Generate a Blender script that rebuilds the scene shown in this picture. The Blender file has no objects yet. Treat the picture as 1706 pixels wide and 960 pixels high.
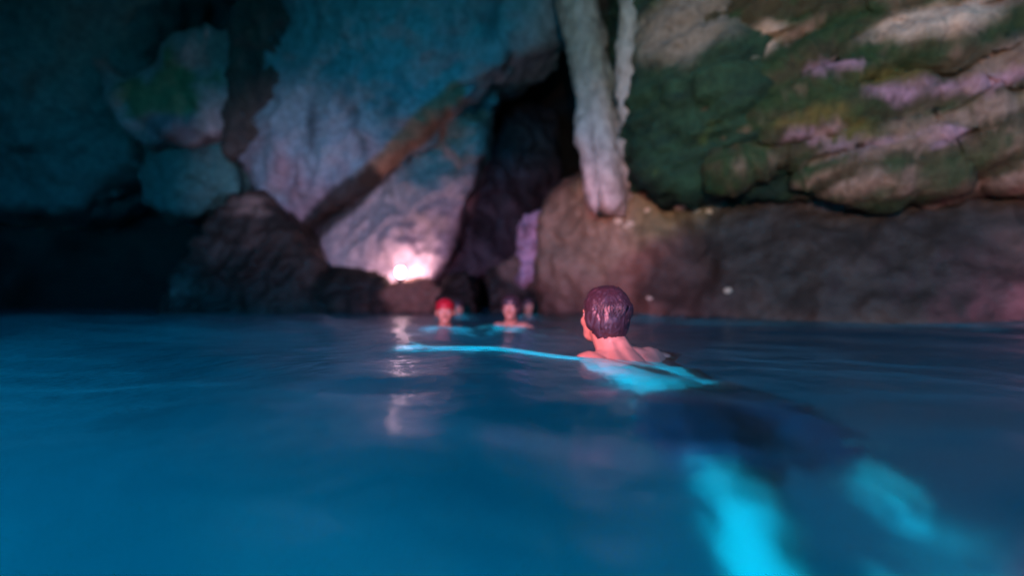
import bpy, bmesh, math, random
import numpy as np
from mathutils import Vector, Matrix

random.seed(7)
S = bpy.context.scene
COL = S.collection

# ------------------------------------------------------------------ camera
F, H0, CAMH = 760.0, 503.0, 0.21          # focal length and horizon row in photo pixels, eye height (m)
cd = bpy.data.cameras.new('camera'); cam = bpy.data.objects.new('camera', cd); COL.objects.link(cam)
cam.location = (0, 0, CAMH); cam.rotation_euler = (math.radians(90), 0, 0)
cd.sensor_width = 36; cd.lens = F/1706*36; cd.shift_y = (H0-480)/1706
cd.clip_start = 0.02; cd.clip_end = 400
cd.dof.use_dof = True; cd.dof.focus_distance = 1.55; cd.dof.aperture_fstop = 0.62
S.camera = cam

# ------------------------------------------------------------------ world
w = bpy.data.worlds.new('World'); S.world = w; w.use_nodes = True
nt = w.node_tree; nt.nodes.clear()
out = nt.nodes.new('ShaderNodeOutputWorld'); bg = nt.nodes.new('ShaderNodeBackground')
sky = nt.nodes.new('ShaderNodeTexSky'); sky.sky_type = 'NISHITA'; sky.sun_disc = False
SUN_EL, SUN_ROT = math.radians(30), math.radians(200)
sky.sun_elevation = SUN_EL; sky.sun_rotation = SUN_ROT
tint = nt.nodes.new('ShaderNodeMix'); tint.data_type = 'RGBA'; tint.blend_type = 'MULTIPLY'
tint.inputs[0].default_value = 1.0; tint.inputs[7].default_value = (0.07, 0.95, 2.1, 1)
nt.links.new(sky.outputs[0], tint.inputs[6]); nt.links.new(tint.outputs[2], bg.inputs[0])
bg.inputs[1].default_value = 0.15
nt.links.new(bg.outputs[0], out.inputs[0])

# ------------------------------------------------------------------ lamps
def lamp(name, kind, loc, target, energy, color, **kw):
    l = bpy.data.lights.new(name, kind); l.energy = energy; l.color = color
    for k, v in kw.items(): setattr(l, k, v)
    o = bpy.data.objects.new(name, l); COL.objects.link(o); o.location = loc
    if target is not None:
        o.rotation_euler = (Vector(target)-Vector(loc)).to_track_quat('-Z', 'Y').to_euler()
    return o
# daylight entering through the drowned part of the cave mouth, already blue from its way through the sea
lamp('submerged_mouth_daylight', 'AREA', (-4.6, -6.4, -0.45), (0.3, 2.0, -0.25), 12500, (0.002, 0.50, 1.0),
     shape='RECTANGLE', size=4.0, size_y=0.7)
# torches carried by swimmers behind the camera, then one added spot
lamp('torch_on_mossy_wall', 'SPOT', (-0.2, -1.0, 1.5), (3.7, 4.8, 2.9), 1500, (1.0, 0.62, 0.50),
     spot_size=math.radians(70), spot_blend=0.9, shadow_soft_size=0.06)
lamp('torch_on_swimmers', 'SPOT', (-1.1, -1.2, 0.9), (-0.35, 4.2, 0.0), 1700, (1.0, 0.21, 0.24),
     spot_size=math.radians(47), spot_blend=0.55, shadow_soft_size=0.05)
lamp('added_slab_spot', 'SPOT', (-1.4, -1.4, 0.8), (-4.5, 9.8, 2.4), 1700, (1.0, 0.55, 0.72),
     spot_size=math.radians(27), spot_blend=1.0, shadow_soft_size=0.05)  # added unseen spot that brings mauve light onto the slab
# pink lantern just right of the frame
lamp('pink_lantern_light', 'POINT', (4.55, 3.66, 0.27), None, 16, (1.0, 0.35, 0.62), shadow_soft_size=0.05)

S.view_settings.view_transform = 'Standard'; S.view_settings.look = 'None'
S.view_settings.exposure = 0; S.view_settings.gamma = 1
cy = S.cycles
cy.use_denoising = True; cy.max_bounces = 8; cy.transmission_bounces = 6; cy.volume_bounces = 0
cy.caustics_reflective = False; cy.caustics_refractive = False
cy.sample_clamp_indirect = 4.0

# ------------------------------------------------------------------ helpers
def P(px, py, Y):
    return Vector(((px-853)/F*Y, Y, CAMH-(py-H0)/F*Y))

def _hash(ix, iy, iz, s):
    h = (ix*374761393 + iy*668265263 + iz*2147483647 + s*974634777) & 0xFFFFFFFF
    h = ((h ^ (h >> 13))*1274126177) & 0xFFFFFFFF
    return (h ^ (h >> 16)) & 0xFFFFFFFF
def noise(p, seed=0):
    """value-gradient noise, about -1..1, for an (n,3) array"""
    p = np.asarray(p, dtype=np.float64)
    i = np.floor(p).astype(np.int64); f = p-i
    u = f*f*f*(f*(f*6-15)+10)
    r = np.zeros(len(p))
    for dx in (0, 1):
        for dy in (0, 1):
            for dz in (0, 1):
                h = _hash(i[:, 0]+dx, i[:, 1]+dy, i[:, 2]+dz, seed)
                gx = ((h & 1023)/511.5-1); gy = (((h >> 10) & 1023)/511.5-1); gz = (((h >> 20) & 1023)/511.5-1)
                d = gx*(f[:, 0]-dx)+gy*(f[:, 1]-dy)+gz*(f[:, 2]-dz)
                wgt = (u[:, 0] if dx else 1-u[:, 0])*(u[:, 1] if dy else 1-u[:, 1])*(u[:, 2] if dz else 1-u[:, 2])
                r += wgt*d
    return r*1.3
def fbm(p, scale=1.0, octaves=4, seed=0, gain=0.5, ridged=False):
    p = np.asarray(p)*scale; a = 1.0; r = np.zeros(len(p)); t = 0
    for k in range(octaves):
        n = noise(p+17.3*k, seed+k)
        if ridged: n = 1-2*np.abs(n)
        r += a*n; t += a; a *= gain; p = p*2.03
    return r/t
def facet(p, scale, seed=0):
    """broken-rock relief: every cell a tilted face, joints sunk between the cells"""
    q = np.asarray(p)*scale; q = q+.35*np.stack([noise(q*1.3, seed+1), noise(q*1.3+9, seed+2), noise(q*1.3+19, seed+3)], 1)
    i0 = np.floor(q).astype(np.int64); b1 = np.full(len(q), 9.); b2 = np.full(len(q), 9.); val = np.zeros(len(q))
    for dx in (-1, 0, 1):
        for dy in (-1, 0, 1):
            for dz in (-1, 0, 1):
                c = i0+np.array((dx, dy, dz)); h = _hash(c[:, 0], c[:, 1], c[:, 2], seed); g = _hash(c[:, 0], c[:, 1], c[:, 2], seed+5)
                f = np.stack([(h & 1023)/1023, ((h >> 10) & 1023)/1023, ((h >> 20) & 1023)/1023], 1)
                o = q-(c+f); d = np.sqrt((o*o).sum(1))
                t = np.stack([(g & 1023)/511.5-1, ((g >> 10) & 1023)/511.5-1, ((g >> 20) & 1023)/511.5-1], 1)
                v = (o*t).sum(1)*1.1+.5*t[:, 0]
                near = d < b1
                b2 = np.where(near, b1, np.minimum(b2, d)); val = np.where(near, v, val); b1 = np.where(near, d, b1)
    return val*sstep(0, .25, b2-b1)-.55*(1-sstep(0, .16, b2-b1))
def sstep(a, b, x):
    t = np.clip((x-a)/(b-a), 0, 1); return t*t*(3-2*t)

def hull_into(bm, pts):
    vs = [bm.verts.new(p) for p in pts]
    res = bmesh.ops.convex_hull(bm, input=vs)
    junk = list({g for g in res['geom_interior']+res['geom_unused'] if isinstance(g, bmesh.types.BMVert) and g.is_valid})
    if junk: bmesh.ops.delete(bm, geom=junk, context='VERTS')
def add_hull(bm, pts):
    b = bmesh.new(); hull_into(b, pts)
    bmesh.ops.recalc_face_normals(b, faces=b.faces)
    m = bpy.data.meshes.new('t'); b.to_mesh(m); b.free(); bm.from_mesh(m); bpy.data.meshes.remove(m)
_ico = None
def ico_pts():
    global _ico
    if _ico is None:
        b = bmesh.new(); bmesh.ops.create_icosphere(b, subdivisions=2, radius=1); _ico = [v.co.copy() for v in b.verts]; b.free()
    return _ico
def ell(bm, c, r, M=None):
    c = Vector(c)
    if not hasattr(r, '__len__'): r = (r, r, r)
    m = Matrix.Translation(c) @ (M.to_4x4() if M else Matrix()) @ Matrix.Diagonal((r[0], r[1], r[2], 1))
    bmesh.ops.create_icosphere(bm, subdivisions=3, radius=1, matrix=m)
def cone(bm, p, q, r1, r2):
    p, q = Vector(p), Vector(q)
    add_hull(bm, [p+v*r1 for v in ico_pts()]+[q+v*r2 for v in ico_pts()])
def chain(bm, pts):
    for a, b in zip(pts, pts[1:]): cone(bm, a[0], b[0], a[1], b[1])

def remesh(bm, voxel, smooth=0, factor=0.5):
    me = bpy.data.meshes.new('raw'); bm.to_mesh(me); bm.free()
    o = bpy.data.objects.new('raw', me); COL.objects.link(o)
    r = o.modifiers.new('r', 'REMESH'); r.mode = 'VOXEL'; r.voxel_size = voxel
    if smooth:
        s = o.modifiers.new('s', 'SMOOTH'); s.iterations = smooth; s.factor = factor
    dg = bpy.context.evaluated_depsgraph_get()
    res = bpy.data.meshes.new_from_object(o.evaluated_get(dg))
    bpy.data.objects.remove(o); bpy.data.meshes.remove(me)
    return res
def get_co(me):
    a = np.empty(len(me.vertices)*3); me.vertices.foreach_get('co', a); return a.reshape(-1, 3)
def get_no(me):
    a = np.empty(len(me.vertices)*3); me.vertices.foreach_get('normal', a); return a.reshape(-1, 3)
def set_co(me, a):
    me.vertices.foreach_set('co', np.ascontiguousarray(a).ravel()); me.update()
def set_col(me, rgb):
    at = me.color_attributes.new('tone', 'FLOAT_COLOR', 'POINT')
    c = np.ones((len(rgb), 4), dtype=np.float32); c[:, :3] = rgb
    at.data.foreach_set('color', c.ravel())
def shade(me):
    me.polygons.foreach_set('use_smooth', [True]*len(me.polygons))
def link(name, me, mat=None, parent=None, label=None, cat=None, group=None, kind=None):
    o = bpy.data.objects.new(name, me); COL.objects.link(o); me.name = name
    if mat: me.materials.append(mat)
    if parent: o.parent = parent
    if label: o['label'] = label
    if cat: o['category'] = cat
    if group: o['group'] = group
    if kind: o['kind'] = kind
    return o
def thing(name, loc, label, cat, group=None):
    o = bpy.data.objects.new(name, None); COL.objects.link(o); o.location = loc; o.empty_display_size = .1
    o['label'] = label; o['category'] = cat
    if group: o['group'] = group
    return o
def localise(me, loc):
    me.transform(Matrix.Translation(-Vector(loc)))

# ------------------------------------------------------------------ materials
def mat(name):
    m = bpy.data.materials.new(name); m.use_nodes = True
    n = m.node_tree.nodes; b = n['Principled BSDF']
    return m, m.node_tree, b
def rock_mat(name, rough=0.75, bump=0.25, fine=9.0, spec=0.35):
    m, t, b = mat(name)
    at = t.nodes.new('ShaderNodeAttribute'); at.attribute_name = 'tone'
    tc = t.nodes.new('ShaderNodeTexCoord')
    n1 = t.nodes.new('ShaderNodeTexNoise'); n1.inputs['Scale'].default_value = fine; n1.inputs['Detail'].default_value = 8; n1.inputs['Roughness'].default_value = .62
    t.links.new(tc.outputs['Object'], n1.inputs['Vector'])
    rp = t.nodes.new('ShaderNodeMapRange'); rp.inputs[1].default_value = .3; rp.inputs[2].default_value = .7; rp.inputs[3].default_value = .62; rp.inputs[4].default_value = 1.3
    t.links.new(n1.outputs[0], rp.inputs[0])
    mx = t.nodes.new('ShaderNodeVectorMath'); mx.operation = 'SCALE'
    t.links.new(at.outputs['Color'], mx.inputs[0]); t.links.new(rp.outputs[0], mx.inputs['Scale'])
    t.links.new(mx.outputs[0], b.inputs['Base Color'])
    v = t.nodes.new('ShaderNodeTexVoronoi'); v.inputs['Scale'].default_value = fine*.55
    t.links.new(tc.outputs['Object'], v.inputs['Vector'])
    ad = t.nodes.new('ShaderNodeMath'); ad.operation = 'MULTIPLY_ADD'; ad.inputs[1].default_value = .35
    t.links.new(v.outputs[0], ad.inputs[0]); t.links.new(n1.outputs[0], ad.inputs[2])
    bp = t.nodes.new('ShaderNodeBump'); bp.inputs['Strength'].default_value = bump; bp.inputs['Distance'].default_value = .12
    t.links.new(ad.outputs[0], bp.inputs['Height']); t.links.new(bp.outputs[0], b.inputs['Normal'])
    b.inputs['Roughness'].default_value = rough; b.inputs['Specular IOR Level'].default_value = spec
    return m
M_rock = rock_mat('limestone'); M_wet = rock_mat('wet_limestone', rough=.6, bump=.35, fine=6, spec=.2)
M_moss = rock_mat('mossy_rock', rough=.85, bump=.5, fine=14, spec=.2)
M_flow = rock_mat('flowstone', rough=.55, bump=.12, fine=7)

def plain(name, col, rough=.5, spec=.4, noise_amt=.25, scale=20, sss=0):
    m, t, b = mat(name)
    tc = t.nodes.new('ShaderNodeTexCoord'); n1 = t.nodes.new('ShaderNodeTexNoise'); n1.inputs['Scale'].default_value = scale; n1.inputs['Detail'].default_value = 5
    t.links.new(tc.outputs['Object'], n1.inputs['Vector'])
    mx = t.nodes.new('ShaderNodeMix'); mx.data_type = 'RGBA'
    mx.inputs[6].default_value = tuple(c*(1-noise_amt) for c in col)+(1,); mx.inputs[7].default_value = tuple(min(1, c*(1+noise_amt)) for c in col)+(1,)
    t.links.new(n1.outputs[0], mx.inputs[0]); t.links.new(mx.outputs[2], b.inputs['Base Color'])
    b.inputs['Roughness'].default_value = rough; b.inputs['Specular IOR Level'].default_value = spec
    return m
M_skin = plain('skin', (.46, .27, .20), rough=.42, noise_amt=.12)
M_hair = plain('wet_dark_hair', (.040, .024, .034), rough=.42, spec=.6, noise_amt=.4, scale=60)
M_shorts = plain('navy_swim_shorts', (.002, .004, .014), rough=.7, noise_amt=.4)
M_cap = plain('red_cap', (.36, .010, .028), rough=.5)
M_eyew = plain('eye_white', (.7, .68, .65), rough=.2); M_eyed = plain('eye_dark', (.02, .015, .01), rough=.2)
M_shell = plain('pale_shell', (.45, .41, .32), rough=.5, noise_amt=.3, scale=40)
M_metal = plain('dark_lamp_metal', (.05, .045, .04), rough=.4)
M_sand = plain('seabed_sand', (.16, .17, .15), rough=.9, scale=2)
M_glow, _t, _b = mat('lit_frosted_globe')
_b.inputs['Base Color'].default_value = (.9, .85, .8, 1)
_b.inputs['Emission Color'].default_value = (1, .60, .68, 1); _b.inputs['Emission Strength'].default_value = 10

# water: clear dielectric surface over a blue absorbing and scattering body
M_water = bpy.data.materials.new('sea_water'); M_water.use_nodes = True
t = M_water.node_tree; t.nodes.clear()
o_ = t.nodes.new('ShaderNodeOutputMaterial'); g_ = t.nodes.new('ShaderNodeBsdfGlass'); g_.inputs['IOR'].default_value = 1.27
g_.inputs['Roughness'].default_value = .2
tc = t.nodes.new('ShaderNodeTexCoord'); n_ = t.nodes.new('ShaderNodeTexNoise'); n_.inputs['Scale'].default_value = 13; n_.inputs['Detail'].default_value = 3
t.links.new(tc.outputs['Object'], n_.inputs['Vector'])
b_ = t.nodes.new('ShaderNodeBump'); b_.inputs['Strength'].default_value = .3; b_.inputs['Distance'].default_value = .03
t.links.new(n_.outputs[0], b_.inputs['Height']); t.links.new(b_.outputs[0], g_.inputs['Normal'])
t.links.new(g_.outputs[0], o_.inputs['Surface'])
sc_ = t.nodes.new('ShaderNodeVolumeScatter'); sc_.inputs['Color'].default_value = (.25, .85, 1, 1); sc_.inputs['Density'].default_value = .011; sc_.inputs['Anisotropy'].default_value = 0
ab_ = t.nodes.new('ShaderNodeVolumeAbsorption'); ab_.inputs['Color'].default_value = (.0, .80, .84, 1); ab_.inputs['Density'].default_value = .4
ad_ = t.nodes.new('ShaderNodeAddShader'); t.links.new(sc_.outputs[0], ad_.inputs[0]); t.links.new(ab_.outputs[0], ad_.inputs[1])
t.links.new(ad_.outputs[0], o_.inputs['Volume'])

# ------------------------------------------------------------------ setting: cave shell, seabed, water
LIME = np.array((.27, .25, .26)); TEAL = np.array((.10, .29, .29)); DARK = np.array((.017, .013, .011)); MAUVE = np.array((.34, .25, .30))
OLIVE = np.array((.20, .18, .10)); MOSS = np.array((.02, .045, .016)); TAN = np.array((.19, .125, .092)); PINK = np.array((.42, .20, .34)); ORANGE = np.array((.34, .17, .09))
def mixc(a, b, t): return a*(1-t[:, None])+b*t[:, None]
def tide_and_shade(co, col, top, soft=.5, strength=1.0, seed=3):
    """dark low band: tidal weed stain, and painted shade on the shell"""
    edge = top+.5*fbm(co, .8, 3, seed)
    return mixc(col, DARK, strength*(1-sstep(-soft, soft, co[:, 2]-edge)))
def blob(co, c, r, seed=0, rag=.5):
    d = np.linalg.norm((co-np.array(c))/np.array(r), axis=1)+rag*fbm(co, 1.6/np.mean(r), 3, seed)
    return 1-sstep(.6, 1.1, d)

def cave_shell():
    ys = np.linspace(-3.0, 15.5, 120); th = np.linspace(-.12, math.pi+.12, 170)
    V = []
    for y in ys:
        close = math.sqrt(max(0.0, 1-max(0, (y-9)/6.55)**2.2))
        wl = (13.5 if y > 6 else 13.5-(6-y)*.55)*(.1+.9*close); wr = 8.6*(.1+.9*close); h = (7.4+.12*(y))*(.12+.88*close)
        cxy = -.5
        for a in th:
            c, s = math.cos(a), math.sin(a)
            x = cxy+(wr if c > 0 else wl)*math.copysign(abs(c)**.75, c); z = h*math.copysign(abs(s)**.8, s)
            if z < 0: z = z*3
            V.append((x, y, z))
    co = np.array(V)
    nx, ny = len(th), len(ys)
    faces = [(j*nx+i, j*nx+i+1, (j+1)*nx+i+1, (j+1)*nx+i) for j in range(ny-1) for i in range(nx-1)]
    faces.append(tuple(range((ny-1)*nx, ny*nx)))
    me = bpy.data.meshes.new('cave_wall'); me.from_pydata([tuple(v) for v in co], [], faces); me.update()
    no = get_no(me)
    d = 1.0*fbm(co, .28, 3, 11)+.45*fbm(co, .9, 4, 12, ridged=True)
    co2 = co+no*d[:, None]
    set_co(me, co2)
    n1 = fbm(co2, .5, 4, 21)
    col = mixc(TEAL, LIME*.8, sstep(.05, .5, n1))
    col = mixc(col, DARK, sstep(.1, .5, fbm(co2, .7, 3, 33)))
    col = mixc(col, DARK*.8, blob(co2, P(905, 260, 14), (3.2, 9, 5.0), 41, .3))  # blackness of the unlit cleft painted into the shell colour
    col = tide_and_shade(co2, col, 2.9)  # band carried high to paint the left hollow's shade with the stain
    set_col(me, col); shade(me)
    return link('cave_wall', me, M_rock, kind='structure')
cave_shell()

def seabed():
    n = 60; xs = np.linspace(-18, 14, n); ys = np.linspace(-9, 18, n)
    X, Y = np.meshgrid(xs, ys); co = np.stack([X.ravel(), Y.ravel(), np.full(n*n, -3.2)], 1)
    co[:, 2] += .5*fbm(co, .3, 3, 5)
    f = [(j*n+i, j*n+i+1, (j+1)*n+i+1, (j+1)*n+i) for j in range(n-1) for i in range(n-1)]
    me = bpy.data.meshes.new('seabed'); me.from_pydata([tuple(v) for v in co], [], f); shade(me)
    link('seabed', me, M_sand, kind='structure')
seabed()

def water():
    x0, x1, y0, y1 = -16.0, 11.0, -7.0, 16.0
    xs = np.concatenate([np.arange(x0, -4, .12), np.arange(-4, 5, .04), np.arange(5, x1+.01, .12)])
    ys = np.concatenate([np.arange(y0, -1, .12), np.arange(-1, 6, .035), np.arange(6, y1+.01, .1)])
    nx, ny = len(xs), len(ys)
    X, Y = np.meshgrid(xs, ys); x, y = X.ravel(), Y.ravel()
    z = np.zeros_like(x); rnd = np.random.RandomState(5)
    for k in range(16):
        lam = 0.28*1.24**k; ang = math.radians(70)+rnd.normal(0, .75)
        kx, ky = math.cos(ang)*2*math.pi/lam, math.sin(ang)*2*math.pi/lam
        z += .0066*lam**.7*np.sin(kx*x+ky*y+rnd.uniform(0, 6.28))
    p = np.stack([x, y, np.zeros_like(x)], 1)
    z *= .75+.8*noise(p*.6, 71)
    z += .006*noise(p*np.array((1.3, 2.6, 1)), 72)+.0022*noise(p*np.array((4, 7, 1)), 73)
    V = np.stack([x, y, z], 1)
    nb = len(V)
    bot = np.array([(x0, y0, -4.5), (x1, y0, -4.5), (x1, y1, -4.5), (x0, y1, -4.5)])
    V = np.vstack([V, bot])
    J, I = np.meshgrid(np.arange(ny-1), np.arange(nx-1), indexing='ij'); a = (J*nx+I).ravel()
    quads = np.stack([a, a+1, a+nx+1, a+nx], 1).tolist()
    e0 = list(range(nx)); e1 = [j*nx+nx-1 for j in range(ny)]; e2 = [(ny-1)*nx+i for i in range(nx-1, -1, -1)]; e3 = [j*nx for j in range(ny-1, -1, -1)]
    b0, b1, b2, b3 = nb, nb+1, nb+2, nb+3
    quads += [tuple([b0, b1]+e0[::-1]), tuple([b1, b2]+e1[::-1]), tuple([b2, b3]+e2[::-1]), tuple([b3, b0]+e3[::-1]), (b3, b2, b1, b0)]
    me = bpy.data.meshes.new('water'); me.from_pydata(V.tolist(), [], quads)
    me.polygons.foreach_set('use_smooth', [True]*(len(quads)-5)+[False]*5)
    link('water', me, M_water, kind='structure')
water()

# ------------------------------------------------------------------ rock formations
def slab(front, thick, extra=()):
    """convex lump: a front of (px,py,Y) points, pushed back by thick metres"""
    pts = [P(*q) for q in front]
    pts += [p+Vector((p.x*.04, thick, .0)) for p in pts]
    pts += [P(*q) for q in extra]
    return pts
def rock(name, hulls, voxel, colour, material, label, cat='rock', group=None, big=(.25, .9), mid=(.10, 2.6), fine_=(.03, 7), strata=None, smooth=6, seed=1, balls=(), tubes=(), fac=(.11, .8)):
    bm = bmesh.new()
    for h in hulls: add_hull(bm, h)
    for c, r in balls: ell(bm, c, r)
    for q in tubes: chain(bm, q)
    me = remesh(bm, voxel, smooth)
    co, no = get_co(me), get_no(me)
    d = big[0]*fbm(co, big[1], 3, seed*7+1)+mid[0]*fbm(co, mid[1], 4, seed*7+2, ridged=True)+fine_[0]*fbm(co, fine_[1], 3, seed*7+3)
    if fac: d += fac[0]*facet(co, fac[1], seed*11)+.4*fac[0]*facet(co, fac[1]*2.3, seed*11+50)
    global RELIEF
    RELIEF = np.zeros(len(co))
    if strata:
        amp, A = strata
        q = co @ np.array(A).T
        RELIEF = fbm(q, 1.0, 4, seed*7+5, ridged=True)
        d += amp*RELIEF
    co = co+no*d[:, None]
    set_co(me, co)
    set_col(me, np.clip(colour(co, no), .004, .9)); shade(me)
    loc = Vector((float(co[:, 0].mean()), float(co[:, 1].mean()), float(co[:, 2].min())))
    localise(me, loc)
    o = link(name, me, material, label=label, cat=cat, group=group); o.location = loc
    return o

# central hanging mass (blue daylight painted in above, mauve below)
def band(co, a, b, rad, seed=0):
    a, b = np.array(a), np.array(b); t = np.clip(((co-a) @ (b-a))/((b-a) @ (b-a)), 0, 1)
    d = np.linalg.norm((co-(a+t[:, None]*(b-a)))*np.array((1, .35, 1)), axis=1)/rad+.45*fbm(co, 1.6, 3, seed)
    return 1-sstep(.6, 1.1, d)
def c_slab(co, no):
    n = fbm(co, 1.0, 4, 51)
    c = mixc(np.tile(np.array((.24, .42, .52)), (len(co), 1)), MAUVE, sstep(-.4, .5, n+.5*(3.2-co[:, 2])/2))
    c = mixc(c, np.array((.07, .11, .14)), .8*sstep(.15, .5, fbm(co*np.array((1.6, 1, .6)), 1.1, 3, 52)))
    c = mixc(c, ORANGE, band(co, P(610, 296, 9.2), P(760, 160, 8.9), .24, 4)*.9)  # lamp-lit orange rim painted into the slab colour
    c = mixc(c, DARK, band(co, P(470, 415, 9.9), P(615, 292, 9.3), .27, 6)*.95)  # crevice shade painted along the lower edge
    return c
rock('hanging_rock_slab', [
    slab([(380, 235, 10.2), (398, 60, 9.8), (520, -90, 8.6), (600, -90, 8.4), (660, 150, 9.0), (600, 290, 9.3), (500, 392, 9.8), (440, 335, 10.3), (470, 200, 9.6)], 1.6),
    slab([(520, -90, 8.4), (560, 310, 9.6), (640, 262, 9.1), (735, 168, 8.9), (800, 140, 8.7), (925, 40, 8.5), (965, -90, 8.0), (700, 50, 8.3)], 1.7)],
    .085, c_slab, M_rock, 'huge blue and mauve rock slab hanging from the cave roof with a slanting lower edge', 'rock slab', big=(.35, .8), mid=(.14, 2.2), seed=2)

# face lit by the lamp
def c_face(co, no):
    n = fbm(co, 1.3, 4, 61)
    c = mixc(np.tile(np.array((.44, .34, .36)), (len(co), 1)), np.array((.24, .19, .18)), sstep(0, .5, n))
    c = mixc(c, ORANGE*.8, blob(co, P(760, 200, 9.6), (.7, .8, .8), 5)*.6)
    c = mixc(c, DARK, band(co, P(480, 425, 10.0), P(650, 280, 10.0), .3, 7)*.9)  # the same crevice shade painted on this side of the joint
    c = mixc(c, np.array((.05, .04, .045)), band(co, P(930, 120, 11.2), P(800, 470, 10.2), .95, 8))  # right flank turned from the lamp, its shade painted in
    return tide_and_shade(co, c, .35, .15)
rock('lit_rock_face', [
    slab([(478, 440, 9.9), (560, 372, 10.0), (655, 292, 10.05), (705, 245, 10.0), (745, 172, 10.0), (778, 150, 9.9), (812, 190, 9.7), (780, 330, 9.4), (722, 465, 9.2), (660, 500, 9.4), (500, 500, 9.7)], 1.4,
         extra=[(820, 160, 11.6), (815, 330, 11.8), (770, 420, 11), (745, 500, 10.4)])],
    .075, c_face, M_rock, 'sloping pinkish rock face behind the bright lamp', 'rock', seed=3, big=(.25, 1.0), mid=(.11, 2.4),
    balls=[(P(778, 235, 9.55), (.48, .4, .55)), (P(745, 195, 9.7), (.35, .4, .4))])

def c_dark(co, no):
    n = fbm(co, 1.5, 4, 71)
    c = mixc(np.tile(DARK, (len(co), 1)), np.array((.09, .055, .04)), .7*sstep(.0, .5, n))
    return c
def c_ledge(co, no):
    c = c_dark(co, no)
    return mixc(c, np.array((.22, .12, .09)), blob(co, P(690, 485, 8.6), (.75, 1, .5), 9))  # lamp-lit patch of the ledge painted lighter
def c_slate(co, no):
    n = fbm(co, 1.4, 4, 75)
    return mixc(np.tile(np.array((.050, .040, .052)), (len(co), 1)), np.array((.018, .014, .018)), sstep(-.2, .4, n))
rock('dark_rock_slope', [slab([(812, 250, 10.6), (868, 165, 10.9), (925, 190, 11.2), (938, 340, 11.0), (880, 440, 10.2), (740, 470, 9.6), (775, 350, 10.2)], 1.0)], .07, c_slate, M_wet,
     'dark slate rock slope inside the black cleft', 'rock', seed=18, big=(.2, 1.0))
rock('low_rock_ledge', [slab([(300, 520, 9.4), (345, 470, 9.3), (420, 440, 9.5), (560, 445, 9.3), (640, 462, 9.0), (645, 560, 8.8), (300, 560, 9.3)], 1.6)],
     .07, c_dark, M_wet, 'low black rock ledge at the waterline left of the lamp', 'rock', seed=4)
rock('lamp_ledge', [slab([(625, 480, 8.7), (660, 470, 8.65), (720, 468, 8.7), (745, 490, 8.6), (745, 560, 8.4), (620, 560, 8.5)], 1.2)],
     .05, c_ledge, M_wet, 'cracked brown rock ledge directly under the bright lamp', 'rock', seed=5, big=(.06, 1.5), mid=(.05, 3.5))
def c_cleft(co, no):
    c = c_dark(co, no)
    return mixc(c, np.array((.22, .16, .13)), blob(co, P(870, 430, 8.0), (.5, 1, .5), 19)*.7)
rock('dark_boulder', [slab([(735, 470, 8.2), (775, 448, 8.3), (795, 500, 8.0), (795, 560, 7.8), (730, 560, 7.9)], 1.0)], .05, c_dark, M_wet,
     'small dark boulder at the waterline behind the red capped swimmer', 'boulder', seed=6, big=(.1, 1.5), mid=(.08, 3), group='boulders below the dark cleft')
rock('dark_boulder', [slab([(812, 455, 8.3), (860, 425, 8.4), (935, 445, 8.0), (955, 500, 7.7), (955, 560, 7.5), (815, 560, 7.7)], 1.0)], .05, c_cleft, M_wet,
     'broad brown boulder at the waterline behind the dark haired far swimmer', 'boulder', seed=7, big=(.12, 1.5), mid=(.08, 3), group='boulders below the dark cleft')

# left side
def c_left(co, no):
    n = fbm(co, .9, 4, 81)
    c = mixc(np.tile(TEAL, (len(co), 1)), np.array((.16, .18, .18)), sstep(0, .5, n))
    return c
rock('left_rock_overhang', [slab([(-260, -120, 8.6), (150, -120, 9.0), (300, -120, 9.6), (225, 150, 10.4), (215, 260, 10.6), (120, 345, 10.4), (-260, 345, 9.6), (0, 120, 8.9)], 2.0)], .1, c_left, M_rock,
     'dark teal rock overhang above the black hollow at far left', 'rock', seed=8, big=(.4, .6), mid=(.12, 1.8))
def c_patch(co, no):
    n = fbm(co, 1.2, 4, 91)
    c = mixc(np.tile(np.array((.52, .46, .50)), (len(co), 1)), np.array((.34, .29, .29)), sstep(0, .5, n))
    c = mixc(c, np.array((.10, .24, .06)), blob(co, P(285, 160, 9.8), (1.1, 1.5, .7), 14, 1.3)*.75)
    return mixc(c, MAUVE*1.1, blob(co, P(285, 215, 9.8), (.7, 1.5, .35), 15))
rock('pale_rock_shoulder', [slab([(136, 80, 9.5), (172, 96, 9.6), (255, 190, 9.7), (228, 232, 9.8), (188, 160, 9.6)], 1.4),
    slab([(222, 130, 9.8), (300, 58, 9.7), (350, 45, 9.7), (412, 50, 9.9), (420, 205, 10.0), (372, 225, 9.95), (330, 205, 9.8), (240, 240, 9.9), (215, 200, 9.8)], 1.3)], .09, c_patch, M_rock,
     'pale grey rock shoulder with a green algae stain at upper left', 'rock', seed=9, big=(.25, .8), mid=(.14, 1.8))
rock('rounded_boulder', [slab([(225, 300, 10.6), (245, 240, 10.6), (330, 225, 10.4), (385, 250, 10.4), (400, 320, 10.4), (330, 350, 10.5), (240, 345, 10.6), (310, 285, 10.0)], 1.5)], .08, c_left, M_rock,
     'rounded blue-grey boulder wedged below the pale rock shoulder', 'boulder', seed=10, big=(.2, .9))
def c_blade(co, no):
    n = fbm(co*np.array((2, 2, .5)), 1.2, 3, 95)
    return mixc(np.tile(np.array((.12, .10, .09)), (len(co), 1)), np.array((.07, .06, .06)), sstep(-.2, .4, n))
rock('hanging_rock_blade', [slab([(408, -100, 9.0), (530, -100, 8.6), (515, 30, 9.1), (470, 110, 9.5), (430, 235, 9.8), (385, 262, 10), (368, 200, 9.9), (392, 90, 9.5)], 1.0)], .07, c_blade, M_rock,
     'dark brown blade of rock hanging from the roof left of the mauve slab', 'rock', seed=11, big=(.15, 1.1))
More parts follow.
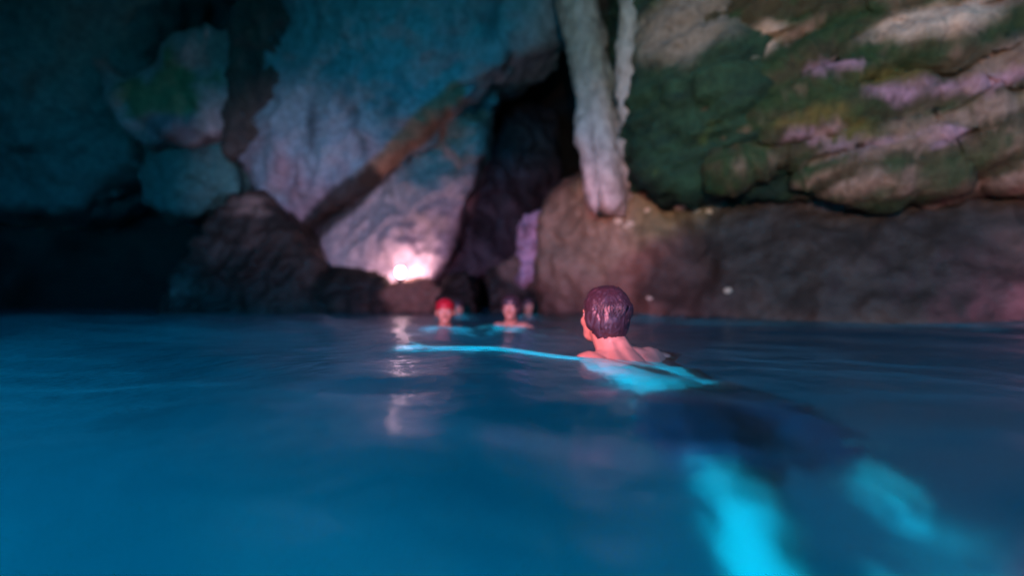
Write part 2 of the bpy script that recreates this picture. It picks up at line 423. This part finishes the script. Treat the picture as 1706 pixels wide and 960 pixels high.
def c_spiky(co, no):
    n = fbm(co, 1.6, 4, 98)
    c = mixc(np.tile(np.array((.030, .023, .020)), (len(co), 1)), np.array((.07, .05, .045)), sstep(-.1, .5, n))
    c = mixc(c, np.array((.26, .19, .17)), np.maximum(blob(co, P(405, 345, 9.2), (.6, 1.5, .35), 17, .9), .6*blob(co, P(330, 480, 8.9), (.6, 1.5, .3), 18, 1.2))*sstep(-.25, .3, n))  # lit top and lower-left edges painted lighter than the rest
    return mixc(c, DARK, blob(co, P(420, 460, 8.8), (.9, 1.5, .7), 16))
rock('jagged_boulder', [slab([(265, 512, 8.9), (295, 462, 9.0), (350, 395, 9.2), (385, 335, 9.4), (425, 318, 9.4), (485, 372, 9.4), (520, 440, 9.2), (540, 560, 8.8), (265, 560, 8.8)], 1.6)], .06, c_spiky, M_wet,
     'jagged brown boulder rising from the water left of the dark ledge', 'boulder', seed=12, big=(.2, 1.1), mid=(.16, 2.8), strata=(.14, ((2.5, 0, -1.2), (0, 1.2, 0), (.4, 0, .5))))

# right wall
STR = ((.8, .4, .3), (0, 1.5, 0), (-1.25, 0, 4.6))
def c_lower(co, no):
    n = fbm(co, 1.2, 4, 101)
    c = mixc(np.tile(np.array((.105, .066, .052)), (len(co), 1)), np.array((.05, .032, .026)), sstep(-.2, .4, n))
    c = mixc(c, OLIVE*.8, blob(co, P(1080, 320, 6.0), (1.3, 2, .7), 17))
    c = mixc(c, np.array((.22, .17, .12)), blob(co, P(960, 400, 6.6), (.9, 2, .9), 18))
    c = mixc(c, np.array((.17, .085, .068)), blob(co, P(1110, 490, 5.8), (1.6, 2.5, .5), 19, .9)*.5)
    c = mixc(c, np.array((.022, .018, .016)), blob(co, P(1400, 430, 4.7), (2.0, 3, 1.0), 20, .9)*.9)
    return c
rock('lower_rock_wall', [
    slab([(905, 350, 7.2), (940, 310, 7.2), (1050, 250, 6.7), (1300, 280, 5.7), (1310, 620, 5.0), (1050, 620, 5.9), (915, 620, 7.0), (900, 440, 7.4), (1100, 420, 5.9)], 2.2),
    slab([(1022, 90, 7.0), (1085, 90, 6.6), (1090, 300, 6.3), (1070, 380, 6.2), (1030, 360, 6.8), (1055, 250, 6.6)], 1.0),
    slab([(1150, 330, 5.9), (1300, 320, 5.5), (1500, 315, 4.8), (1800, 300, 4.3), (1950, 400, 4.0), (1950, 640, 3.5), (1700, 640, 3.75), (1300, 640, 4.7), (1130, 640, 5.4), (1450, 440, 4.75)], 2.4)],
    .06, c_lower, M_wet, 'brown lower rock wall dropping into the water on the right', 'rock wall', seed=13, big=(.22, .9), mid=(.10, 2.5), fine_=(.03, 8))
def lip(x0, y0, x1, y1, t):
    pts = []
    for k in range(5):
        f = k/4; x = x0+(x1-x0)*f; y = y0+(y1-y0)*f+8*math.sin(5*f+x0); Y = 4.62-(x-1450)*.0019
        pts.append((P(x, y, Y), t*(.45+.75*math.sin(math.pi*(.12+.76*f)))/F*Y))
    return pts
LIPS = [lip(*a) for a in [(1180, 175, 1390, 92, 20), (1240, 205, 1560, 85, 22), (1290, 218, 1640, 150, 25), (1330, 262, 1590, 226, 19), (1370, 282, 1565, 283, 27),
                          (1420, 112, 1720, 45, 34), (1600, 130, 1820, 108, 28), (1210, 60, 1340, 0, 24), (1580, 205, 1800, 175, 24), (1600, 262, 1850, 240, 26), (1480, 20, 1700, -40, 30)]]
_r = random.Random(11)
for _k in range(70):
    _x, _y = _r.uniform(1170, 1760), _r.uniform(-40, 292); _l = _r.uniform(50, 150)
    LIPS.append(lip(_x, _y, _x+_l, _y-_l*_r.uniform(.15, .4), _r.uniform(5, 11)))
def c_upper(co, no):
    q = co @ np.array(STR).T
    n = fbm(q, .9, 4, 111); n2 = fbm(q, 1.3, 4, 112)
    c = mixc(np.tile(TAN, (len(co), 1)), np.array((.27, .2, .17)), sstep(-.1, .4, n))
    g = np.maximum(blob(co, P(1330, 150, 4.6), (1.2, 2, .75), 21), blob(co, P(1230, 140, 5.1), (1.25, 2, 1.5), 26)*1.6)
    c = mixc(c, MOSS, np.clip(g*1.3*sstep(-.35, .15, n2), 0, 1))
    st = fbm(co @ np.array(STR).T, 1.5, 3, 118)
    c = mixc(c, np.array((.042, .036, .018)), .92*sstep(-.14, .12, st))
    c = mixc(c, MOSS, .8*sstep(-.05, .2, fbm((co+7.7) @ np.array(STR).T, 1.1, 3, 119)))
    pk = np.maximum.reduce([blob(co, P(x, y, 4.3), r, 22+i, .35) for i, (x, y, r) in enumerate([
        (1390, 95, (.16, 1, .09)), (1410, 105, (.2, 1, .06)), (1510, 155, (.5, 1, .1)), (1590, 160, (.3, 1, .1)), (1370, 205, (.35, 1, .08)), (1460, 240, (.42, 1, .09)),
        (1545, 235, (.25, 1, .09)), (1690, 185, (.14, 1, .16)), (1672, 35, (.1, 1, .25)), (1640, 10, (.1, 1, .15)), (1625, 125, (.2, 1, .08))])])
    c = mixc(c, np.array((.36, .215, .29)), pk*.85*sstep(-.3, .2, n2-1.2*np.clip(st, 0, 1)))
    ye = np.maximum.reduce([blob(co, P(x, y, 4.3), r, 42+i, .4) for i, (x, y, r) in enumerate([(1430, 210, (.3, 1, .12)), (1380, 180, (.35, 1, .1)), (1650, 190, (.2, 1, .1)), (1480, 130, (.4, 1, .1))])])
    c = mixc(c, np.array((.17, .12, .025)), ye*.4)
    pale = np.maximum.reduce([blob(co, P(x, y, 4.3), r, 52+i, .4) for i, (x, y, r) in enumerate([(1540, 50, (.5, 1, .2)), (1310, 15, (.25, 1, .2)), (1690, 120, (.3, 1, .15))])])
    c = mixc(c, np.array((.55, .43, .34)), pale*.85*(1-.7*sstep(.0, .2, st)))
    rec = 1-sstep(-.3, .3, RELIEF+.3*n2-.12)  # recesses painted dark for shade, with moss mixed in
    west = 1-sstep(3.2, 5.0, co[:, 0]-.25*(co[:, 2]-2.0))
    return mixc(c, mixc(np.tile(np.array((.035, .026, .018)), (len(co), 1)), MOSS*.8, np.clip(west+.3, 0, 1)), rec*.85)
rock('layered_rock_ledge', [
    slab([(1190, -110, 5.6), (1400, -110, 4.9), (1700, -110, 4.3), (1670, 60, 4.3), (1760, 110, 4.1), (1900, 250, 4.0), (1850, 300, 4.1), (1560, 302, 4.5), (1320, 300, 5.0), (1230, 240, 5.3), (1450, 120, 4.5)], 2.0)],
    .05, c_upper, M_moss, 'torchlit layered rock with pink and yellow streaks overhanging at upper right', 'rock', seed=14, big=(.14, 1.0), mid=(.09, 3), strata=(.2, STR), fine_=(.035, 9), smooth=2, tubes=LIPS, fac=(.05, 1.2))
def c_moss(co, no):
    n = fbm(co @ np.array(STR).T, 1.2, 4, 121); n2 = fbm(co, 3.5, 3, 122)
    c = mixc(np.tile(np.array((.018, .050, .026)), (len(co), 1)), np.array((.008, .02, .014)), sstep(-.2, .4, n))
    c = mixc(c, np.array((.09, .13, .03)), sstep(.25, .6, n2)*.7)
    c = mixc(c, np.array((.16, .15, .12)), blob(co, P(1150, 40, 5.0), (.55, 2, .45), 24))
    return c
rock('mossy_overhang', [
    slab([(1062, 40, 5.5), (1060, 200, 5.5), (1085, 270, 5.5), (1140, 300, 5.4), (1300, 310, 5.2), (1400, 250, 5.0), (1420, 100, 4.9), (1330, -60, 5.0), (1200, -110, 5.2), (1070, -110, 5.5), (1190, 150, 4.9), (1250, 260, 5.0)], 1.6)],
    .05, c_moss, M_moss, 'dark green mossy bulge of rock hanging right of the pale stalactites', 'rock', seed=15, big=(.16, 1.1), mid=(.08, 3), strata=(.2, STR), smooth=3)

# pale flowstone columns
def c_flow(co, no):
    n = fbm(co*np.array((3, 3, .5)), 1.5, 4, 131)
    c = mixc(np.tile(np.array((.38, .35, .345)), (len(co), 1)), np.array((.16, .14, .13)), sstep(-.1, .5, n))
    up = sstep(2.2, 3.6, co[:, 2]+.4*n)
    return mixc(c, np.array((.15, .20, .16)), up*.8)
def column(name, strands, label, voxel=.03, seed=1):
    bm = bmesh.new()
    for pts in strands: chain(bm, [(P(x, y, Y), wpx*.43/F*Y) for x, y, Y, wpx in pts])
    me = remesh(bm, voxel, 12)
    co, no = get_co(me), get_no(me)
    d = .055*fbm(co*np.array((1, 1, .3)), 3.2, 3, 140+seed, ridged=True)+.03*fbm(co*np.array((1, 1, .4)), 7, 3, 150+seed, ridged=True)+.04*facet(co*np.array((1, 1, .6)), 2.2, 160+seed)
    co = co+no*d[:, None]; set_co(me, co); set_col(me, c_flow(co, no)); shade(me)
    loc = Vector((co[:, 0].mean(), co[:, 1].mean(), co[:, 2].max())); localise(me, loc)
    o = link(name, me, M_flow, label=label, cat='stalactite', group='pale stalactites beside the dark cleft'); o.location = loc
column('stalactite', [
    [(945, -120, 6.5, 82), (960, 0, 6.45, 74), (977, 90, 6.4, 66), (994, 170, 6.35, 62), (1003, 240, 6.25, 60), (1012, 300, 6.15, 56), (1018, 335, 6.15, 50)],
    [(985, 60, 6.5, 40), (1008, 170, 6.35, 48), (1020, 240, 6.25, 44), (1027, 300, 6.2, 38), (1030, 345, 6.2, 30)],
    [(975, 120, 6.4, 30), (977, 190, 6.2, 28), (972, 236, 6.12, 32), (981, 280, 6.05, 28), (988, 325, 6.02, 21), (992, 352, 6.0, 9)]],
    'broad pale flowstone stalactite with a pointed tip hanging beside the black cleft', seed=1)
column('stalactite', [[(1046, -120, 5.5, 36), (1047, 0, 5.5, 32), (1046, 100, 5.55, 27), (1044, 180, 5.7, 24), (1041, 250, 6.0, 24), (1042, 330, 6.35, 20)]],
       'narrow straight pale rib of flowstone against the mossy overhang', voxel=.025, seed=3)
# violet curtain in the cleft
def c_curt(co, no):
    n = fbm(co*np.array((3, 1, .7)), 2, 3, 161)
    return mixc(np.tile(np.array((.42, .32, .46)), (len(co), 1)), np.array((.10, .07, .10)), sstep(0, .45, n))
rock('flowstone_curtain', [slab([(872, 360, 8.3), (905, 350, 8.4), (908, 400, 8.2), (900, 470, 8.0), (868, 468, 8.0), (876, 420, 8.2)], .5)], .035, c_curt, M_flow,
     'violet flowstone curtain low in the dark cleft', 'flowstone', seed=17, big=(.08, 2), mid=(.1, 4))

# ------------------------------------------------------------------ lamp on the ledge
def lantern(loc):
    r = thing('lantern', loc, 'bright white lamp glowing on the rock ledge', 'lamp')
    def lathe(prof, n=16):
        b = bmesh.new(); rings = []
        for rad, z in prof:
            rings.append([b.verts.new((rad*math.cos(2*math.pi*k/n), rad*math.sin(2*math.pi*k/n), z)) for k in range(n)])
        for a, c in zip(rings, rings[1:]):
            for k in range(n): b.faces.new((a[k], a[(k+1) % n], c[(k+1) % n], c[k]))
        b.faces.new(rings[0][::-1]); b.faces.new(rings[-1])
        m = bpy.data.meshes.new('x'); b.to_mesh(m); b.free(); shade(m); return m
    # the flood bulb faces the rock behind it
    fl = lamp('lantern_flood', 'SPOT', Vector((0, .13, .22)), (0, 1.13, .62), 56, (1, .60, .68), spot_size=math.radians(172), spot_blend=.35, shadow_soft_size=.09)
    fl.parent = r
    link('globe', lathe([(.03, .10), (.05, .12), (.078, .17), (.09, .22), (.082, .27), (.05, .31), (.02, .325)]), M_glow, r)
    link('base', lathe([(.08, 0), (.085, .02), (.05, .05), (.04, .098)]), M_metal, r)
    link('cap', lathe([(.04, .312), (.044, .328), (.02, .35), (.012, .37)]), M_metal, r)
lantern(P(665, 469, 8.62)+Vector((0, .10, -.03)))

# ------------------------------------------------------------------ people
def frame(face, up=(0, 0, 1)):
    f = Vector(face).normalized(); u = Vector(up); r = f.cross(u).normalized(); u = r.cross(f)
    return Matrix((r, f, u)).transposed()
def head_prims(bm, c, R, s=1.0):
    def X(p): return Vector(c)+R @ (Vector(p)*s)
    E = lambda p, r: ell(bm, X(p), tuple(k*s for k in r), R)
    E((0, -.012, .035), (.076, .095, .085)); E((0, .035, -.03), (.06, .055, .075)); E((0, .045, -.075), (.048, .045, .035)); E((0, .075, -.093), (.019, .018, .018))
    cone(bm, X((0, .088, .004)), X((0, .110, -.032)), .009*s, .013*s)
    for q in (-1, 1):
        E((q*.011, .099, -.036), (.009, .009, .008)); E((q*.036, .062, -.025), (.024, .024, .026)); E((q*.078, -.008, -.01), (.012, .02, .033))
        cone(bm, X((q*.012, .082, .020)), X((q*.046, .068, .018)), .012*s, .011*s)
    cone(bm, X((-.02, .087, -.060)), X((.02, .087, -.060)), .007*s, .007*s)
    cone(bm, X((-.016, .085, -.071)), X((.016, .085, -.071)), .008*s, .008*s)
    return X
def add_eyes(root, c, R, rootloc, s=1.0):
    for q in (-1, 1):
        p = Vector(c)+R @ (Vector((q*.031, .074, .001))*s)
        b = bmesh.new(); ell(b, (0, 0, 0), .0125*s); m = bpy.data.meshes.new('eye'); b.to_mesh(m); b.free(); shade(m)
        o = link('eye', m, M_eyew, root); o.location = p-Vector(rootloc)
        b = bmesh.new(); ell(b, R @ (Vector((0, .009, 0))*s), .006*s); m = bpy.data.meshes.new('iris'); b.to_mesh(m); b.free(); shade(m)
        link('iris', m, M_eyed, o)
def hair_mesh(c, R, s, rootloc, long=False):
    bm = bmesh.new()
    def X(p): return Vector(c)+R @ (Vector(p)*s)
    E = lambda p, r: ell(bm, X(p), tuple(k*s for k in r), R)
    E((0, -.018, .047), (.086, .100, .084)); E((0, -.048, -.004), (.078, .076, .088)); E((0, -.055, -.06), (.056, .045, .045))
    for q in (-1, 1): E((q*.07, -.03, .0), (.018, .045, .05))
    me = remesh(bm, .005*s, 4)
    co, no = get_co(me), get_no(me)
    loc = (co-np.array(c)) @ np.array(R)
    wv = loc+.012*np.stack([noise(loc*30, 1), noise(loc*30, 2), noise(loc*30, 3)], 1)
    d = .0065*fbm(wv*np.array((1, 1, .2)), 70, 3, 7, ridged=True)+.010*fbm(wv*np.array((1, 1, .6)), 24, 3, 8)
    set_co(me, co+no*(d*s)[:, None])
    # wet strands combed from the crown to the nape
    rnd = random.Random(3); b = bmesh.new(); b.from_mesh(me)
    for k in range(420):
        az = rnd.uniform(0, 2*math.pi); t0 = rnd.uniform(.05, 1.2); ln = rnd.uniform(.5, 1.1); wob = rnd.uniform(-.25, .25); ring0 = None; n = 7
        for q in range(n):
            f = q/(n-1); t = t0+ln*f; a = az+wob*f+.06*math.sin(9*f+k)
            back = max(0.0, -math.cos(a))
            if t > 1.35+.75*back: break
            dirv = Vector((math.sin(t)*math.sin(a), math.sin(t)*math.cos(a), math.cos(t)))
            ctr = Vector((0, -.026, .035)); rad = (.090+.012*back*(t > 1.2)-.010*max(0, t-1.7))*(1.0+.02*math.sin(5*f+k))
            if t > 1.6: rad -= .012*(t-1.6)
            p = X(ctr+Vector((dirv.x*rad*.96, dirv.y*rad*1.06, dirv.z*rad*1.03))); w = .0026*s*(1-.75*f)
            u = Vector((math.cos(a), -math.sin(a), 0)); u = R @ u; nn = R @ dirv
            ring = [b.verts.new(p+u*w), b.verts.new(p+nn*w), b.verts.new(p-u*w)]
            if ring0:
                for e in range(2): b.faces.new((ring0[e], ring0[e+1], ring[e+1], ring[e]))
            ring0 = ring
    b.to_mesh(me); b.free()
    shade(me); localise(me, rootloc)
    return me
def hand(bm, wrist, tip_dir, palm_n, s=1.0, curl=.35):
    f = Vector(tip_dir).normalized(); n = Vector(palm_n); n = (n-f*n.dot(f)).normalized(); r = f.cross(n)
    w0 = Vector(wrist)
    for k, (off, L, a) in enumerate([(-.030, .066, -.16), (-.010, .076, -.05), (.010, .080, .05), (.030, .072, .14)]):
        b0 = w0+f*.02*s+r*off*.5*s; k0 = w0+(f*.09+r*off)*s
        cone(bm, b0, k0, .014*s, .013*s)
        d = (f+r*a).normalized(); p = k0
        for j, (fr, rad) in enumerate([(.42, .0095), (.32, .0088), (.26, .0080)]):
            d = (d+n*curl*.5).normalized(); q = p+d*L*fr*s; cone(bm, p, q, rad*s, rad*s*.95); p = q
    p = w0+(f*.025-r*.022)*s; d = (f*.7-r*.75+n*.2).normalized()
    for L, rad in [(.045, .0135), (.032, .0105), (.026, .009)]:
        q = p+d*L*s; cone(bm, p, q, rad*s, rad*.95*s); d = (d+f*.3).normalized(); p = q

def main_swimmer():
    hc = Vector((.372, 1.87, .145)); R = frame((-.42, .9, .1), (0.02, .1, 1))
    root = thing('person', (.45, 1.5, -.2), 'nearest swimmer seen from behind with dark wet hair and navy swim shorts', 'person', 'swimmers in the cave')
    rl = root.location.copy()
    bm = bmesh.new(); X = head_prims(bm, hc, R, 1.0)
    c7 = Vector((.415, 1.80, -.012))
    cone(bm, X((0, -.022, -.05)), c7, .062, .072)
    rs, ls = Vector((.605, 1.85, -.058)), Vector((.245, 1.74, -.072))
    cone(bm, c7+Vector((0, 0, -.01)), rs, .068, .066); cone(bm, c7+Vector((0, 0, -.015)), ls, .068, .066)
    chest = [Vector((.54, 1.64, -.165)), Vector((.36, 1.59, -.165))]
    waist = [Vector((.575, 1.43, -.265)), Vector((.46, 1.40, -.265))]
    hips = [Vector((.645, 1.24, -.345)), Vector((.48, 1.19, -.345))]
    for i, sh in enumerate((rs, ls)):
        cone(bm, sh.lerp(c7, .3), chest[i], .075, .115); cone(bm, chest[i], waist[i], .115, .1); cone(bm, waist[i], hips[i], .1, .115)
    for a in (chest, waist, hips): cone(bm, a[0], a[1], .11, .11)
    cone(bm, (chest[0]+chest[1])/2, c7, .12, .07)
    # legs
    lk, la = Vector((.415, .82, -.41)), Vector((.44, .52, -.68)); rk, ra = Vector((.90, 1.13, -.66)), Vector((1.02, 1.2, -1.03))
    chain(bm, [(hips[1], .105), (hips[1].lerp(lk, .5), .084), (lk, .060), (lk.lerp(la, .3)+Vector((0, 0, .012)), .060), (la, .040), (la+Vector((-.01, -.10, -.03)), .032), (la+Vector((-.03, -.21, -.06)), .022)])
    chain(bm, [(hips[0], .105), (hips[0].lerp(rk, .5), .084), (rk, .060), (rk.lerp(ra, .3)+Vector((0, 0, .012)), .060), (ra, .040), (ra+Vector((.08, -.05, -.06)), .036), (ra+Vector((.18, -.10, -.10)), .028)])
    # arms
    le, lw = Vector((-.05, 1.93, -.12)), Vector((-.35, 2.00, -.13))
    chain(bm, [(ls, .068), (ls.lerp(le, .5), .066), (le, .056), (le.lerp(lw, .3), .058), (lw, .040)])
    hand(bm, lw, (-.95, .15, -.1), (0, .9, -.4), 1.08)
    re, rw = Vector((.74, 2.11, -.19)), Vector((.60, 2.33, -.25))
    chain(bm, [(rs, .062), (rs.lerp(re, .5), .052), (re, .041), (re.lerp(rw, .3), .043), (rw, .028)])
    hand(bm, rw, (-.4, .9, 0), (-.3, 0, -1), 1.0)
    me = remesh(bm, .0065, 5); shade(me)
    co, no = get_co(me), get_no(me)
    # spine furrow and shoulder blades
    mid = np.array((.45, 1.62)); ax = np.array((-.28, .96)); pr = np.array((.96, .28))
    q = co[:, :2]-mid; la_, ac = q @ ax, q @ pr
    back = (no[:, 2] > .2)*(np.abs(la_) < .35)*(co[:, 2] < .06)
    d = -.012*np.exp(-(ac/.02)**2)*back+.012*np.exp(-((np.abs(ac)-.09)/.035)**2-((la_-.08)/.07)**2)*back
    set_co(me, co+no*d[:, None]); localise(me, rl)
    link('body', me, M_skin, root)
    link('hair', hair_mesh(hc, R, 1.0, rl), M_hair, root)
    add_eyes(root, hc, R, rl, 1.0)
    bm = bmesh.new()
    for i, k in ((0, rk), (1, lk)):
        up = waist[i].lerp(hips[i], .8)
        chain(bm, [(up, .124), (hips[i], .132), (hips[i].lerp(k, .3), .122), (hips[i].lerp(k, .5), .108)])
    cone(bm, hips[0], hips[1], .132, .132); cone(bm, waist[0].lerp(hips[0], .8), waist[1].lerp(hips[1], .8), .124, .124)
    me = remesh(bm, .009, 4); co, no = get_co(me), get_no(me)
    set_co(me, co+no*(.014*fbm(co, 9, 3, 5, ridged=True))[:, None]); shade(me); localise(me, rl)
    link('swim_shorts', me, M_shorts, root)
main_swimmer()

def far_swimmer(X0, Y0, hz, face, label, cap=False, arms='out', s=1.0, lean=0):
    base = Vector((X0, Y0, 0)); hc = Vector((X0, Y0, hz)); R = frame(face, (lean, .05, 1))
    root = thing('person', (X0, Y0, hz-.5), label, 'person', 'swimmers in the cave'); rl = root.location.copy()
    bm = bmesh.new(); X = head_prims(bm, hc, R, s)
    nb = hc+Vector((0, .04, -.175*s)); cone(bm, X((0, -.02, -.06)), nb, .055*s, .06*s)
    for q in (-1, 1):
        sh = nb+Vector((q*.17, .03, -.04))*s
        cone(bm, nb, sh, .058*s, .06*s)
        ch = nb+Vector((q*.075, .03, -.2))*s; wa = nb+Vector((q*.06, .06, -.42))*s; hp = nb+Vector((q*.08, .1, -.58))*s
        chain(bm, [(sh.lerp(nb, .3), .075*s), (ch, .105*s), (wa, .095*s), (hp, .11*s)])
        kn = hp+Vector((q*.12, -.15, -.36))*s; an = kn+Vector((q*.02, .25, -.32))*s
        chain(bm, [(hp, .1*s), (hp.lerp(kn, .5), .08*s), (kn, .057*s), (kn.lerp(an, .3), .056*s), (an, .037*s), (an+Vector((0, .12, -.1))*s, .026*s)])
        if arms == 'out': el = sh+Vector((q*.2, -.16, -.1))*s; wr = el+Vector((q*.1, -.22, .05))*s
        else: el = sh+Vector((q*.1, -.1, -.24))*s; wr = el+Vector((-q*.1, -.2, .04))*s
        chain(bm, [(sh, .06*s), (sh.lerp(el, .5), .05*s), (el, .04*s), (el.lerp(wr, .3), .042*s), (wr, .027*s)])
        hand(bm, wr, (q*.3, -1, 0), (0, 0, -1), s)
    cone(bm, nb+Vector((-.08, .04, -.25)), nb+Vector((.08, .04, -.25)), .1*s, .1*s)
    me = remesh(bm, .0085, 3); shade(me); localise(me, rl)
    link('body', me, M_skin, root)
    add_eyes(root, hc, R, rl, s)
    if cap:
        bm = bmesh.new()
        ell(bm, X((0, -.014, .05)), (.086*s, .103*s, .080*s), R); ell(bm, X((0, -.045, .0)), (.081*s, .075*s, .07*s), R)
        me = remesh(bm, .006, 4); shade(me); localise(me, rl); link('swim_cap', me, M_cap, root)
    else:
        link('hair', hair_mesh(hc, R, s*1.02, rl), M_hair, root)
far_swimmer(-.61, 4.15, .115, (.15, -1, 0), 'far swimmer wearing a red cap, lit pink, facing the camera', cap=True, arms='in')
far_swimmer(-.012, 4.35, .145, (-.2, -1, 0), 'far swimmer with dark hair and bare shoulders, lit orange, facing the camera', arms='out')
far_swimmer(-.83, 7.0, .10, (.4, -1, 0), 'small distant head just right of the red capped swimmer', arms='in')
far_swimmer(.25, 7.0, .14, (.3, -1, 0), 'small distant reddish head just right of the dark haired far swimmer', arms='in')

# ------------------------------------------------------------------ shells on the right wall
dg = bpy.context.evaluated_depsgraph_get()
def shell_mesh(seed):
    rnd = random.Random(seed); b = bmesh.new(); n = 14; rings = []
    for rad, z in [(1, 0), (.95, .18), (.72, .36), (.5, .30), (.3, .12)]:
        rings.append([b.verts.new((rad*math.cos(2*math.pi*k/n)*(1+.14*rnd.uniform(-1, 1)), rad*.75*math.sin(2*math.pi*k/n)*(1+.14*rnd.uniform(-1, 1)), z)) for k in range(n)])
    for a, c in zip(rings, rings[1:]):
        for k in range(n): b.faces.new((a[k], a[(k+1) % n], c[(k+1) % n], c[k]))
    b.faces.new(rings[-1]); m = bpy.data.meshes.new('shell'); b.to_mesh(m); b.free(); shade(m); return m
SH = [shell_mesh(k) for k in range(3)]
for m in SH: m.materials.append(M_shell)
spots = [(1047, 374, .085, 'large open oyster shell below the pointed stalactite tip, largest of the cluster'), (1030, 368, .06, 'small oyster shell touching the left side of the largest shell'),
         (1078, 350, .045, 'tiny pale shell between the large oyster and the ring-shaped shell'), (1133, 346, .085, 'ring-shaped barnacle shell alone on the olive rock'),
         (1160, 350, .05, 'pale shell close to the right of the ring-shaped barnacle'), (1182, 352, .045, 'rightmost pale shell in the row on the olive rock'),
         (1212, 484, .05, 'single pale shell low on the dark wall right of the nearest swimmer'), (1082, 497, .04, 'tiny pale shell just above the waterline beside the nearest swimmer')]
for i, (px, py, r, lab) in enumerate(spots):
    o0 = Vector((0, 0, CAMH)); d = (P(px, py, 1)-o0).normalized()
    hit, loc, nor, idx, ob, _ = S.ray_cast(dg, o0, d)
    if not hit: continue
    o = bpy.data.objects.new('shell', SH[i % 3]); COL.objects.link(o)
    o.location = loc-nor*r*.1; o.scale = (r, r, r); o.rotation_euler = nor.to_track_quat('Z', 'Y').to_euler()
    o['label'] = lab; o['category'] = 'shell'; o['group'] = 'shells stuck on the right rock wall'
